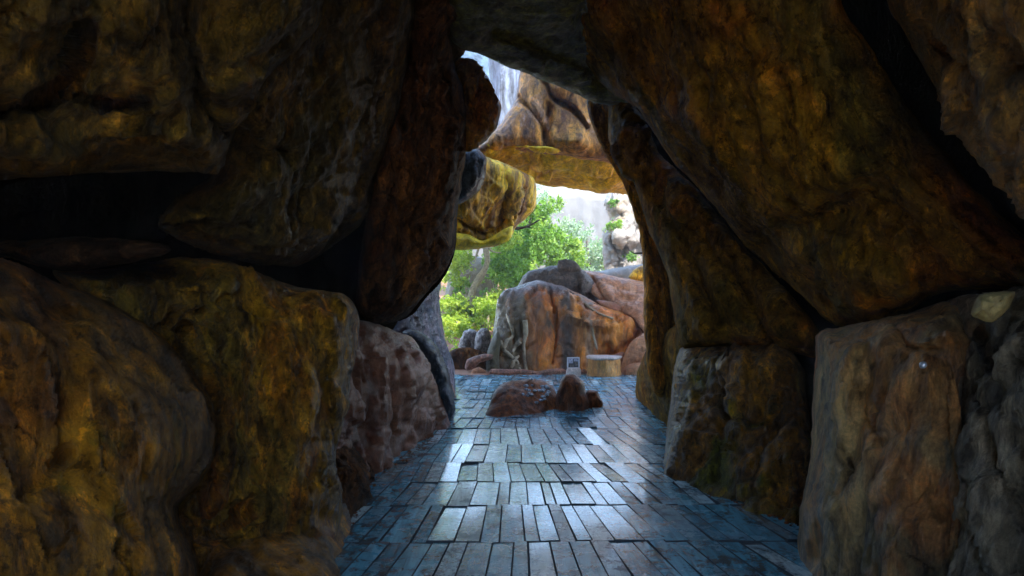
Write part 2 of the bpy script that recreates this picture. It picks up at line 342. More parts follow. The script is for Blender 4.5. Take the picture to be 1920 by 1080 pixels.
rock('overhanging_rock', 'huge dark olive rock filling the top left corner above the black hollow', 'rock',
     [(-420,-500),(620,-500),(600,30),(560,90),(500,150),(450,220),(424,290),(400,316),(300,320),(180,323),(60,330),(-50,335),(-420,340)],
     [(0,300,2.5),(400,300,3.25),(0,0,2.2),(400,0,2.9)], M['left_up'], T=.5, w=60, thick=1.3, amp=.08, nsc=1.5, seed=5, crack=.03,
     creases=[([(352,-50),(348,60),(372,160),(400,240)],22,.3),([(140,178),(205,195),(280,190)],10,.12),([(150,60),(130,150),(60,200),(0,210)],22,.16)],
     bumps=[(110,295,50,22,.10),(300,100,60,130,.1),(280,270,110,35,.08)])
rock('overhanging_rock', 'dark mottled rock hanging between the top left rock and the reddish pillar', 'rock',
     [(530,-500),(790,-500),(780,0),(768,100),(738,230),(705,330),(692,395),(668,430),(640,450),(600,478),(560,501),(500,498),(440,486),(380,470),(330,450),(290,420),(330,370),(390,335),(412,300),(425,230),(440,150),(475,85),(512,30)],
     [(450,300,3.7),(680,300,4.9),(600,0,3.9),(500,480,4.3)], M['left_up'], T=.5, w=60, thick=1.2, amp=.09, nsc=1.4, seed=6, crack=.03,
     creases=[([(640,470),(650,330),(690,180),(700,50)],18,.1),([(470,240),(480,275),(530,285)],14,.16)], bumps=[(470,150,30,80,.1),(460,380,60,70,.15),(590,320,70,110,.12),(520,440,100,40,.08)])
rock('rock_pillar', 'reddish brown hanging rock pillar with long vertical folds on the left of the opening', 'rock',
     [(745,-500),(900,-500),(862,0),(846,60),(850,110),(872,200),(872,290),(860,380),(854,440),(848,480),(822,520),(790,560),(760,592),(715,610),(680,598),(668,560),(676,470),(690,380),(700,320),(735,220),(765,80)],
     [(700,400,5.4),(850,400,6.6),(760,600,6.3),(800,0,5.2)], M['red_dark'], T=.6, w=60, thick=1.0, amp=.12, nsc=1.2, seed=7, step=4, vstretch=.8, facet=.05, crack=.03,
     creases=[([(770,150),(748,300),(722,420),(700,560)],12,.22),([(824,240),(806,350),(768,480),(740,560)],8,.1),([(850,120),(820,170),(800,280)],12,.15)], bumps=[(735,500,40,70,.2),(815,350,30,60,.16),(800,180,30,60,.12),(745,330,22,50,.12),(800,500,30,40,.12)])
rock('rock', 'shade black backing rock added to fill the gap deep behind the reddish hanging pillar', 'rock',
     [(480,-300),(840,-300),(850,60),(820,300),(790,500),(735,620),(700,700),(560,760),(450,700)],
     [(700,300,8.6)], M['blocking_hill'], T=.4, w=60, thick=1.0, amp=.1, seed=70, step=9)
rock('rock', 'shade black backing rock added to close the gap behind the leaning rocks on the right', 'rock',
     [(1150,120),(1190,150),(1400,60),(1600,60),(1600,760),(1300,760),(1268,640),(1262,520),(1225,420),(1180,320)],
     [(1300,400,10.2)], M['blocking_hill'], T=.4, w=40, thick=1.0, amp=.06, seed=71, step=8)
rock('rock', 'shade black rock edge right behind the reddish hanging pillar, against the greenery', 'rock',
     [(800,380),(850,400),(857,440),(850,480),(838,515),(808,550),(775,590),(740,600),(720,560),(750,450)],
     [(800,480,7.3)], M['blocking_hill'], T=.3, w=25, thick=.8, amp=.04, seed=8, step=4)
rock('rounded_rock', 'rounded dark red brown knob bulging out at the top left of the opening', 'rock',
     [(812,120),(850,108),(885,116),(910,138),(928,168),(938,205),(930,240),(908,266),(880,283),(850,284),(810,255),(796,180)],
     [(870,200,6.9)], M['left_mid'], T=.45, w=45, thick=.8, amp=.09, nsc=2, seed=9, step=3, crack=.03, facet=.05)
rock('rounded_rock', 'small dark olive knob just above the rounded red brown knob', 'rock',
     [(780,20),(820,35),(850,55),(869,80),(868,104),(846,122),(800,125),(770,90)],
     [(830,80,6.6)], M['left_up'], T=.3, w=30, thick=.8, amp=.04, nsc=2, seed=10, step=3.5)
rock('rock', 'small wet blue black rock wedged under the rounded knob', 'rock',
     [(856,300),(880,281),(900,282),(912,298),(910,332),(900,358),(878,374),(856,384),(846,340)],
     [(880,330,8.0)], M['wet'], T=.25, w=22, thick=.7, amp=.07, nsc=2.5, seed=11, step=3, facet=.03)
rock('boulder', 'rosy brown boulder on the left edge of the path', 'boulder',
     [(570,640),(640,605),(680,600),(710,607),(745,622),(778,640),(802,680),(824,730),(842,770),(852,800),(880,840),(800,930),(700,940),(600,920),(560,760)],
     [(845,790,8.8),(712,880,6.35),(690,620,6.5),(790,650,7.8)], M['pink'], T=.5, w=50, thick=1.2, amp=.10, nsc=1.3, seed=12, step=3.5, facet=.07, crack=.04,
     creases=[([(672,620),(668,740),(690,830)],14,.1),([(700,800),(760,790),(800,820)],8,.07)], bumps=[(740,700,40,50,.12),(690,650,25,60,.08)])
rock('rock', 'small dark jagged rock at the foot of the rosy brown boulder', 'rock',
     [(618,850),(640,835),(662,838),(690,862),(706,893),(700,930),(685,990),(640,1020),(610,930)],
     [(700,915,5.85),(655,985,4.85),(650,845,5.5)], M['red_dark'], T=.3, w=35, thick=.6, amp=.06, nsc=2.2, seed=13, step=3.5, facet=.03)
rock('streaked_rock', 'blue violet rock column between the rosy boulder and the greenery', 'rock',
     [(725,640),(742,592),(770,555),(802,520),(820,503),(826,525),(826,580),(836,640),(850,690),(853,720),(856,755),(845,800),(780,830),(730,720)],
     [(848,745,11.2),(750,600,9.4),(790,760,9.6)], M['violet'], T=.5, w=40, thick=1.2, amp=.13, nsc=1.5, seed=14, step=3, vstretch=.4, facet=.10,
     creases=[([(800,540),(796,600),(808,680)],6,.15)])
rock('rock', 'glossy wet black rock ridge running down between the rosy boulder and the violet column', 'rock',
     [(752,628),(775,618),(800,630),(822,655),(838,690),(848,730),(853,768),(850,810),(830,790),(812,720),(790,665)],
     [(800,660,8.6),(848,770,9.1)], M['wet'], T=.2, w=18, thick=.6, amp=.07, nsc=2.5, seed=15, step=3)
rock('rock', 'tiny dark red wedge of rock on the path beside the violet column', 'rock',
     [(834,716),(844,716),(852,732),(855,746),(836,748),(830,730)], [(843,735,10.8)], M['red_small'], T=.1, w=8, thick=.3, amp=.02, nsc=4, seed=16, step=2, jag=1)

# ------------------------------------------------------------------ right side of the passage
rock('leaning_rock', 'giant leaning olive brown rock filling the upper right side', 'rock',
     [(1075,-500),(1560,-500),(1572,0),(1640,100),(1700,200),(1770,290),(1840,370),(1960,470),(2300,600),(2300,640),(1960,545),(1790,543),(1740,563),(1680,600),(1620,612),(1570,612),(1540,592),(1500,552),(1440,500),(1380,442),(1310,350),(1260,300),(1225,250),(1195,205),(1150,180),(1105,130),(1062,40)],
     [(1150,100,5.6),(1300,300,5.3),(1550,550,4.3),(1900,500,3.0),(1500,0,3.5)], M['r_main'], T=.65, w=95, thick=1.4, amp=.10, nsc=1.0, seed=21, crack=.02,
     creases=[([(1400,480),(1500,420),(1640,380),(1760,480)],40,.30),([(1290,440),(1340,480),(1480,520),(1560,560)],30,.28),([(1420,120),(1400,240),(1470,330)],30,.06),([(1180,60),(1240,200),(1340,340)],26,.14),([(1640,420),(1700,500),(1740,560)],14,.12)],
     bumps=[(1560,300,130,130,.12),(1350,150,90,160,.10),(1640,540,100,50,.16),(1270,120,60,120,.08),(1480,600,30,30,.1)])
rock('leaning_rock', 'dark brown rock tucked under the giant leaning rock above the mossy block', 'rock',
     [(1150,170),(1200,212),(1238,290),(1300,350),(1400,470),(1480,550),(1535,620),(1530,668),(1480,660),(1440,652),(1350,648),(1282,652),(1264,600),(1252,520),(1214,420),(1188,340),(1165,330),(1140,260)],
     [(1200,330,7.4),(1450,600,5.7),(1280,640,6.6)], M['r_main'], T=.45, w=45, thick=1.3, amp=.09, nsc=1.5, seed=22, step=4,
     creases=[([(1205,240),(1235,360),(1290,470),(1350,600)],14,.22),([(1300,420),(1380,520),(1450,640)],16,.25)], bumps=[(1330,600,60,40,.1),(1260,430,20,70,.06)])
rock('streaked_rock', 'narrow amber rock edge on the right side of the opening with a pale rim', 'rock',
     [(1100,188),(1130,178),(1175,210),(1222,320),(1262,420),(1288,560),(1290,640),(1284,720),(1250,745),(1222,735),(1209,640),(1207,520),(1197,430),(1170,345),(1135,292),(1113,240)],
     [(1140,250,8.6),(1200,450,8.6),(1240,660,8.4)], M['r_strip'], T=.45, w=32, thick=1.3, amp=.06, nsc=1.8, seed=23, step=3.5, vstretch=.3,
     creases=[([(1165,330),(1205,400),(1232,500),(1240,640)],6,.08)])
rock('rock', 'dark amber rock at the right edge of the path left of the mossy block', 'rock',
     [(1206,672),(1226,640),(1280,610),(1300,700),(1295,860),(1268,845),(1240,812),(1215,775),(1190,745),(1194,705)],
     [(1196,738,10.4),(1250,795,8.5),(1240,655,8.5)], M['r_main'], T=.4, w=32, thick=.9, amp=.05, nsc=1.8, seed=24, step=3.5)
rock('mossy_block', 'squarish amber rock block with a bright mossy left edge right of the path', 'boulder',
     [(1258,760),(1262,700),(1275,655),(1300,645),(1350,642),(1420,645),(1475,655),(1502,690),(1515,760),(1525,850),(1530,960),(1560,1080),(1400,1080),(1290,1010),(1240,950),(1244,850)],
     [(1250,890,6.25),(1390,965,5.1),(1500,990,4.85),(1300,660,6.5),(1470,670,5.7)], M['moss'], T=.5, w=38, thick=1.1, amp=.085, nsc=1.5, seed=25, step=4, facet=.05, crack=.03,
     creases=[([(1345,760),(1420,800),(1470,740)],10,.14),([(1350,660),(1365,760),(1340,900)],14,.08),([(1410,900),(1450,820),(1500,760)],9,.12),([(1380,950),(1440,930),(1520,935)],9,.1)],
     bumps=[(1420,710,45,40,.12),(1400,870,60,40,.1),(1290,760,15,80,.06)])
KW = rock('rock_wall', 'tall grey brown rock wall with a rust patch on the lower right', 'rock',
     [(1530,632),(1550,616),(1570,614),(1640,598),(1700,588),(1745,572),(1800,566),(1840,640),(1850,760),(1850,900),(1860,1200),(1860,1500),(1450,1500),(1470,1150),(1494,1060),(1502,960),(1518,860),(1524,740)],
     [(1540,700,4.0),(1500,1060,3.85),(1770,800,3.05)], M['k1'], T=.6, w=60, thick=1.2, amp=.085, nsc=1.1, seed=26, step=4, crack=.012, facet=.01,
     creases=[([(1688,618),(1700,650),(1760,655)],6,.1),([(1610,720),(1640,790),(1656,850)],7,.08),([(1655,760),(1660,820),(1650,900)],7,.09),([(1590,860),(1610,890)],6,.06),([(1640,640),(1630,760),(1600,900)],18,.05)],
     bumps=[(1680,980,60,110,.10),(1560,800,20,160,.06),(1735,760,26,110,.07),(1560,1000,40,60,.05)])
rock('rock_wall', 'grey blue fissured rock wall at the lower right edge beside the rust patched one', 'rock',
     [(1750,590),(1790,557),(1860,546),(2300,530),(2300,1500),(1770,1500),(1784,1200),(1784,900),(1776,760),(1768,690),(1756,630)],
     [(1790,800,3.15),(1920,800,2.6),(1920,560,2.8)], M['k2'], T=.22, w=16, thick=1.2, amp=.11, nsc=1.4, seed=27, step=4, crack=.02, facet=.03, vstretch=.45,
     creases=[([(1830,620),(1850,680),(1880,700)],7,.1),([(1868,760),(1890,900),(1930,980)],12,.14),([(1900,600),(1870,680),(1900,780)],10,.09),([(1820,800),(1840,950),(1860,1080)],9,.08)])
rock('stone', 'pale ochre wedge of stone on top of the grey blue rock wall', 'stone',
     [(1818,588),(1836,553),(1866,546),(1903,546),(1890,580),(1862,604),(1838,600)], [(1860,575,2.62)], M['pale'], T=.1, w=18, thick=.25, amp=.02, nsc=3, seed=28, step=3, facet=.02, jag=2)
rock('overhanging_rock', 'tawny weathered rock in the top right corner beyond the black groove', 'rock',
     [(1640,-500),(2400,-500),(2400,640),(1975,430),(1905,355),(1845,310),(1795,230),(1745,150),(1696,60),(1662,0)],
     [(1700,0,3.1),(1920,300,2.5),(1920,0,2.3)], M['r_top'], T=.4, w=38, thick=1.2, amp=.09, nsc=1.6, seed=29, crack=.03, facet=.03,
     creases=[([(1740,60),(1800,110),(1880,130),(1960,110)],14,.14),([(1850,170),(1900,260),(1930,330)],10,.12)])

rock('cliff', 'blue rock added to stand for the small patch of sky beyond the top left corner of the opening', 'cliff',
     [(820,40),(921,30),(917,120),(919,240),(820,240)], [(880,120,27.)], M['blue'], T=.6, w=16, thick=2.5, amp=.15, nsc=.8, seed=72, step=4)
# ------------------------------------------------------------------ ceiling and the courtyard beyond
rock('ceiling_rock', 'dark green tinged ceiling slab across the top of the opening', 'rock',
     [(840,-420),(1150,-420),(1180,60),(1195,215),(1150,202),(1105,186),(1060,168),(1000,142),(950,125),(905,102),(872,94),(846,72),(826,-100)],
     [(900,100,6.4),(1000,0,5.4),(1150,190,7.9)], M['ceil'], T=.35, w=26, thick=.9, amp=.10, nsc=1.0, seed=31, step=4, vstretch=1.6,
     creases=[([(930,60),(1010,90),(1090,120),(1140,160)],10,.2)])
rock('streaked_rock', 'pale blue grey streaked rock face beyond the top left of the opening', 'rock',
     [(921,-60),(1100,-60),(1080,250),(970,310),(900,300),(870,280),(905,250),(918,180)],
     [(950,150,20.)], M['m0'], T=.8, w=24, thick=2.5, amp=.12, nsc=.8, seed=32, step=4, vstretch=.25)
rock('cliff_rock', 'orange brown cliff rock with dark hollows seen through the top of the opening', 'rock',
     [(990,60),(1420,60),(1440,330),(1240,320),(1115,302),(1010,286),(940,282),(900,290),(884,284),(912,258),(944,225),(966,185),(978,110)],
     [(950,200,13.6),(1100,200,14.2),(1200,300,14.4)], M['m1'], T=.6, w=30, thick=2.4, amp=.10, nsc=.8, seed=33, step=3.5,
     creases=[([(1020,150),(1040,186),(1075,205),(1100,240)],5,.3),([(975,180),(1010,230),(1030,290)],6,.2),([(1030,200),(1020,260)],8,.2)], bumps=[(1080,265,28,30,.35),(1060,160,40,20,.3),(1095,230,15,30,.2)])
rock('rock_ledge', 'underside of the rock arch with yellow bounce light in its colour, above the bright gap', 'rock',
     [(884,284),(930,270),(1010,274),(1115,292),(1180,318),(1320,350),(1320,400),(1200,374),(1168,364),(1120,360),(1080,356),(1040,350),(1000,341),(965,322),(920,300)],
     [(930,285,13.9),(1115,300,14.5),(1000,340,16.6),(1168,362,18.2)], M['yellow'], T=.3, w=14, thick=3.0, amp=.20, nsc=1.0, seed=34, step=3, shrink=-.12, vstretch=1.0, facet=.09, jag=5)
rock('hanging_rock', 'amber and yellow streaked rock block hanging at the left under the arch', 'rock',
     [(640,380),(690,220),(850,225),(893,284),(920,296),(965,318),(1001,337),(1004,388),(990,408),(968,428),(958,448),(940,458),(900,464),(800,470),(660,450)],
     [(860,400,12.2),(990,370,13.2),(950,300,12.4)], M['amber'], T=.35, w=18, thick=2.0, amp=.13, nsc=1.5, seed=35, step=2.5, vstretch=.2,
     creases=[([(940,320),(944,370),(940,410)],6,.3),([(860,410),(910,438),(960,400)],5,.25),([(975,350),(972,400)],4,.15)])
rock('rock_ledge', 'flat bottom of the hanging block on the left with yellow bounce light in its colour', 'rock',
     [(838,436),(880,440),(905,452),(945,430),(962,424),(960,444),(944,457),(905,463),(838,468)], [(900,450,12.1)], M['yellow'], T=.15, w=10, thick=1.0, amp=.04, nsc=2, seed=36, step=2.5, jag=1)
tubes_later = []
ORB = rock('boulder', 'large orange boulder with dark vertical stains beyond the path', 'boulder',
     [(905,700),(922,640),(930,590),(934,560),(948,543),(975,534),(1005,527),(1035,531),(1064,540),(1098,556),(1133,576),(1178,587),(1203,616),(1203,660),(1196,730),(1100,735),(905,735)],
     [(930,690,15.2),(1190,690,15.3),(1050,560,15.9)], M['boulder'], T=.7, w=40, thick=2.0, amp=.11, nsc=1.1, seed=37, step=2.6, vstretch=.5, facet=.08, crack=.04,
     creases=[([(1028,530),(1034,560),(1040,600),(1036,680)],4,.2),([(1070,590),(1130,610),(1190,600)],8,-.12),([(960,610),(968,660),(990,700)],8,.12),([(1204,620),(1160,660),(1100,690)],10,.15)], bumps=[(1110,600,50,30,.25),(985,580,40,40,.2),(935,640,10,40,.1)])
rock('boulder', 'dark grey brown rock rising behind the large orange boulder', 'boulder',
     [(960,560),(975,528),(990,510),(1012,503),(1050,499),(1088,503),(1108,518),(1125,545),(1150,575),(1170,620),(980,640)], [(1050,560,17.3)], M['slate'], T=.5, w=24, thick=1.5, amp=.1, nsc=1.2, seed=38, step=2.8, facet=.06)
rock('stone', 'small dark square stone perched on the grey brown rock', 'stone',
     [(1046,489),(1060,485),(1079,490),(1090,507),(1072,511),(1046,509)], [(1066,500,17.4)], M['slate'], T=.1, w=9, thick=.4, amp=.02, nsc=3, seed=39, step=2, jag=1)
rock('boulder', 'orange pink rock with a pale flat top behind the large orange boulder', 'boulder',
     [(1086,512),(1098,508),(1122,513),(1165,520),(1215,530),(1240,560),(1240,660),(1190,600),(1150,578),(1118,556)],
     [(1110,530,17.6),(1200,560,17.),(1180,520,18.4)], M['salmon'], T=.4, w=16, thick=1.5, amp=.09, nsc=1.2, seed=40, step=2.8, facet=.08, creases=[([(1110,525),(1135,560),(1160,585)],5,.3)])
rock('rock', 'smooth violet brown slab lying between the boulder and the orange pink slab', 'rock',
     [(1118,560),(1150,566),(1180,575),(1205,592),(1208,625),(1170,610),(1130,585)], [(1165,590,16.3)], M['pink'], T=.25, w=14, thick=.8, amp=.05, nsc=1.5, seed=41, step=2.8)
rock('boulder', 'salmon coloured boulder leaning at the right foot of the large boulder', 'boulder',
     [(1164,690),(1172,660),(1186,640),(1206,627),(1250,620),(1260,720),(1200,716),(1166,706)], [(1200,660,14.7)], M['salmon'], T=.3, w=22, thick=.8, amp=.06, nsc=1.5, seed=42, step=2.8, facet=.05)
rock('stone', 'pale salmon stone with a lighter top between the salmon boulder and the path', 'stone',
     [(1166,703),(1172,688),(1188,680),(1206,680),(1214,692),(1212,708),(1170,712)], [(1190,695,14.35)], M['salmon'], T=.12, w=9, thick=.3, amp=.03, nsc=3, seed=43, step=2, jag=1)
rock('stone', 'small red brown stone between the sign and the sawn stone stool', 'stone',
     [(1084,704),(1086,694),(1096,692),(1103,698),(1103,710),(1085,711)], [(1092,700,14.4)], M['red_small'], T=.06, w=6, thick=.2, amp=.015, nsc=4, seed=44, step=1.6, jag=.6)
rock('rock', 'rounded dark red rock between the stool and the salmon boulder', 'rock',
     [(1138,705),(1142,680),(1152,664),(1168,660),(1180,672),(1180,710),(1140,714)], [(1160,690,15.)], M['red_small'], T=.15, w=12, thick=.5, amp=.04, nsc=3, seed=45, step=2, jag=1)
# stones left of the large boulder
rock('rock', 'upright dark grey stone with a pale left edge at the foot of the greenery', 'rock',
     [(886,676),(890,648),(893,624),(903,613),(916,615),(921,628),(919,650),(921,676)], [(905,650,15.8)], M['grey_small'], T=.2, w=12, thick=.6, amp=.07, nsc=2.2, seed=46, step=2, jag=2.5, facet=.12)
rock('rock', 'pale grey violet stone left of the upright dark grey one', 'rock',
     [(858,664),(862,640),(868,622),(882,616),(894,620),(896,640),(894,664)], [(880,640,16.2)], M['grey_small'], T=.2, w=12, thick=.6, amp=.07, nsc=2.2, seed=47, step=2, jag=2.5, facet=.12)
rock('rock', 'slender brown rock leaning against the left flank of the large boulder', 'rock',
     [(912,690),(914,660),(922,636),(934,618),(940,640),(936,670),(940,706),(915,706)], [(925,670,15.1)], M['olive_rock'], T=.2, w=12, thick=.6, amp=.04, nsc=2.5, seed=48, step=2, jag=1.5)
rock('rock_slab', 'low dark brown rock ledge at the far left end of the path', 'rock',
     [(836,668),(850,655),(875,650),(905,658),(928,664),(930,712),(836,714)], [(880,690,15.6)], M['red_dark'], T=.2, w=14, thick=.8, amp=.06, nsc=2, seed=49, step=2.2, facet=.05)
rock('stone', 'flat tilted pinkish slab of stone lying on the low dark ledge', 'stone',
     [(871,690),(876,674),(890,668),(908,664),(926,666),(922,674),(900,680),(890,690),(876,695)], [(895,680,14.9)], M['red_small'], T=.08, w=8, thick=.3, amp=.03, nsc=3, seed=50, step=1.8, jag=1)
rock('stone', 'small orange red stone in front of the low dark ledge', 'stone',
     [(882,702),(886,692),(898,688),(910,694),(914,704),(905,708),(884,708)], [(897,700,14.75)], M['salmon'], T=.06, w=7, thick=.25, amp=.02, nsc=4, seed=51, step=1.6, jag=.8)
rock('stone', 'long flat pale brown stone strip along the path edge below the boulder', 'stone',
     [(916,700),(920,692),(950,692),(985,693),(1010,697),(1012,704),(980,705),(930,706)], [(960,699,14.55)], M['red_small'], T=.06, w=6, thick=.3, amp=.02, nsc=3, seed=52, step=1.8, jag=.6)
rock('stone', 'second flat brown stone strip on the path edge, left of the sign', 'stone',
     [(1004,706),(1010,697),(1030,692),(1055,691),(1066,697),(1064,707),(1030,710)], [(1035,701,14.4)], M['red_small'], T=.06, w=6, thick=.3, amp=.02, nsc=3, seed=53, step=1.8, jag=.6)
# boulders lying on the path
WETB = rock('boulder', 'wet dark red boulder with pale lumps for glints on top, lying on the plank path', 'boulder',
     [(908,800),(914,768),(926,738),(942,719),(962,712),(985,711),(1008,711),(1026,717),(1040,730),(1047,755),(1046,800),(980,822)],
     [(925,780,9.2),(1040,768,9.7),(980,720,9.9)], M['wetred'], T=.35, w=34, thick=.8, amp=.03, nsc=1.2, seed=61, step=2.2, facet=.03,
     creases=[([(985,722),(1005,745),(1030,765)],5,.06)])
rock('boulder', 'upright wet red boulder just right of the one with glints on top on the path', 'boulder',
     [(1040,800),(1043,745),(1050,715),(1062,701),(1078,701),(1092,714),(1099,735),(1104,765),(1102,800)], [(1070,750,9.7)], M['wetred'], T=.3, w=24, thick=.6, amp=.03, nsc=1.3, seed=62, step=2.2, facet=.03)
rock('stone', 'small dark red stone at the right foot of the two path boulders', 'stone',
     [(1092,775),(1094,740),(1102,732),(1121,734),(1125,746),(1131,756),(1126,775)], [(1112,752,10.0)], M['wetred'], T=.12, w=12, thick=.35, amp=.03, nsc=3, seed=63, step=2, jag=1, facet=.05)
# pale lumps stand for glints on the wet top of the first boulder
def lump(bx, by, bz, rx, ry, rz, seed, amp=.12, sub=2):
    import bmesh
    bm = bmesh.new(); bmesh.ops.create_icosphere(bm, subdivisions=sub, radius=1)
    V = np.array([v.co[:] for v in bm.verts]); Fc = [[v.index for v in f.verts] for f in bm.faces]; bm.free()
    V = V*(1+amp*fbm(V*1.3+seed, 3, seed))[:, None]
    return V*np.array([rx, ry, rz])+np.array([bx, by, bz]), Fc
from mathutils.bvhtree import BVHTree
V = []; Fc = []; rg = random.Random(12)
for L, n, sd in (([(596,1085),(655,990),(690,915),(720,885),(790,840),(850,795)], 330, 1), ([(1192,740),(1254,795),(1254,880),(1310,915),(1410,955),(1500,985)], 260, -1), ([(912,786),(980,792),(1045,778),(1100,772),(1130,766)], 60, 0), ([(850,704),(930,703),(1010,706),(1100,708),(1200,702)], 160, 0)):
    P = catmull(L, False, 6)
    for _ in range(n):
        q = P[rg.randrange(len(P))]; w3 = wpt(q[0], q[1], floorD(q[1])); sz = rg.choice([.004,.005,.007,.009,.014])*rg.uniform(.7, 1.3)
        w, Fq = lump(w3[0]+rg.gauss(0, .035)-sd*.02, w3[1]+rg.gauss(0, .05), .002+sz*.3, sz, sz*rg.uniform(.7, 1.2), sz*.6, rg.randrange(99), .35, 1)
        b = len(V); V += list(w); Fc += [[i+b for i in f] for f in Fq]
tag(link('gravel', mesh_np(V, Fc, False), M['wetred']), 'loose brown grit lying along the foot of the rocks', 'gravel', kind='stuff')
def surf(o, pts, lift=0.):
    me = o.data; bv = BVHTree.FromPolygons([v.co[:] for v in me.vertices], [p.vertices[:] for p in me.polygons]); out = []
    for (x, y) in pts:
        d = Vector(((x-CX)/F, 1, -(y-HY)/F)).normalized(); h = bv.ray_cast(Vector((0, 0, CZ))-o.location, d)
        out.append(None if h[0] is None else (h[0]-d*lift, h[1]))
    return out
rp = random.Random(8)
for k, hit in enumerate(surf(WETB, [(rp.gauss(1008, 15), rp.gauss(730, 8)) for _ in range(26)])):
    if hit is None: continue
    q, Fq = lump(*hit[0], rp.uniform(.025, .05), rp.uniform(.025, .05), rp.uniform(.018, .03), k, .2, 2); link('glint_lump', mesh_np(q, Fq), M['glints'], WETB)
for k, L in enumerate([[(937,640),(945,655),(958,668),(970,680),(975,694),(978,706)],[(945,655),(950,640),(962,628),(958,610),(950,590)],[(984,600),(986,625),(982,650),(985,680),(990,704)],[(975,640),(966,650),(960,662)],[(958,690),(963,676),(972,668)],[(1108,600),(1112,625),(1118,650),(1120,676)],[(1096,570),(1110,580),(1128,590),(1150,598)]]):
    P = [h[0] for h in surf(ORB, L, .0) if h]
    if len(P) < 3: continue
    tubes_later.append((P, [.055-.03*i/len(P) if k < 5 else .03 for i in range(len(P))], k))
# far rocks
rock('boulder', 'olive brown boulder behind the bent tree trunk', 'boulder',
     [(836,600),(840,520),(852,494),(875,482),(905,484),(924,500),(932,540),(930,600)], [(880,540,28.)], M['olive_rock'], T=.8, w=30, thick=2, amp=.15, nsc=.8, seed=64, step=3)
rock('cliff', 'sunlit whitish cliff with ochre patches outside on the right of the gap', 'cliff',
     [(1132,380),(1150,356),(1200,330),(1300,330),(1320,620),(1180,620),(1140,520),(1128,470),(1128,438),(1146,415)], [(1170,450,30.)], M['cliff'], T=1.5, w=24, thick=4, amp=.45, nsc=.9, seed=65, step=2.4, facet=.15, crack=.15,
     creases=[([(1150,450),(1158,470),(1156,500)],5,1.2),([(1166,400),(1172,440),(1168,480)],4,.8)])
rock('rock', 'flat sunlit pale rock shelf below the whitish cliff', 'rock',
     [(1086,522),(1100,512),(1140,505),(1195,496),(1260,490),(1260,570),(1090,570)], [(1150,530,21.)], M['cliff'], T=.6, w=14, thick=3, amp=.1, nsc=.8, seed=66, step=2.8)
rock('rock', 'small orange rock in sunlight beside the amber edge, on the pale shelf', 'rock',
     [(1178,520),(1188,508),(1200,498),(1240,492),(1240,530),(1200,532)], [(1200,515,19.)], M['amber'], T=.2, w=10, thick=.6, amp=.05, nsc=2, seed=67, step=2.2)
rock('cliff', 'far cliff coloured pale and flat for haze, filling the bright gap under the arch', 'cliff',
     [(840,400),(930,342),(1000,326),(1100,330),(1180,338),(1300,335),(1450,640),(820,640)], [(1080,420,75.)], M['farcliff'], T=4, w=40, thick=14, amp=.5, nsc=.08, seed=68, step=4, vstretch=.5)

# ------------------------------------------------------------------ sawn stone stool and the little sign
def lathe_np(rings, seg=40):
    V = []; Fc = []
    for k, (z, r, w) in enumerate(rings):
        for a in range(seg):
            t = 2*math.pi*a/seg; rr = r*(1+w*(.05*math.sin(3*t+1)+.035*math.sin(5*t+k*.4)+.02*math.sin(11*t)))
            V.append((rr*math.cos(t), rr*math.sin(t), z))
    n = len(rings)
    for k in range(n-1):
        for a in range(seg):
            b = (a+1) % seg; Fc.append((k*seg+a, k*seg+b, (k+1)*seg+b, (k+1)*seg+a))
    Fc.append(tuple(range(seg))[::-1]); Fc.append(tuple((n-1)*seg+a for a in range(seg)))
    return V, Fc
p = wpt(1131, 701, 14.3); st = link('stone_stool', None); st.location = (p[0], p[1], 0)
tag(st, 'round stool of sawn stone with a pale top at the far edge of the path', 'stool')
V, Fc = lathe_np([(-.03,.34,1),(0,.35,1),(.06,.33,1.6),(.12,.335,1.2),(.2,.315,2),(.27,.33,1.3),(.34,.325,1.5)]); link('body', mesh_np(V, Fc), M['stump'], st)
V, Fc = lathe_np([(.338,.33,1.5),(.36,.35,1.5),(.385,.35,1.8),(.40,.33,1.5),(.41,.2,1)]); link('seat', mesh_np(V, Fc), M['stumptop'], st)

def boxes(L):
    V = []; Fc = []
    for (x0, x1, y0, y1, z0, z1) in L:
        b = len(V); V += [(x, y, z) for z in (z0, z1) for y in (y0, y1) for x in (x0, x1)]
        Fc += [tuple(b+i for i in f) for f in ((0,2,3,1),(4,5,7,6),(0,1,5,4),(2,6,7,3),(0,4,6,2),(1,3,7,5))]
    return mesh_np(V, Fc, False)
def bevel(o, w=.006, s=2):
    m = o.modifiers.new('bevel', 'BEVEL'); m.width = w; m.segments = s; m.limit_method = 'ANGLE'
p = wpt(1075, 705, 14.15); sg = link('information_sign', None); sg.location = (p[0], p[1], 0); sg.rotation_euler = (0, 0, .05)
tag(sg, 'small white framed picture sign on a pale stone foot beside the path', 'sign')
fr = link('frame', boxes([(-.13,.13,-.012,.012,.36,.385),(-.13,-.105,-.012,.012,.16,.36),(.105,.13,-.012,.012,.16,.36),(-.105,.105,-.012,.012,.16,.18)]), plain('white_sign_paint', (.55,.50,.52), .5), sg)
pn = link('panel', boxes([(-.105,.105,-.004,.010,.18,.36)]), plain('dark_print', (.035,.03,.035), .3), sg)
link('picture', boxes([(-.10,-.005,-.008,-.0045,.262,.352),(.012,.10,-.008,-.0045,.30,.345)]), plain('pale_print', (.36,.34,.42), .3, sc=30, var=.6), pn)
link('picture', boxes([(.03,.095,-.008,-.0045,.21,.285),(-.07,.01,-.008,-.0045,.19,.235)]), plain('brown_print', (.14,.10,.08), .3, sc=30, var=.8), pn)
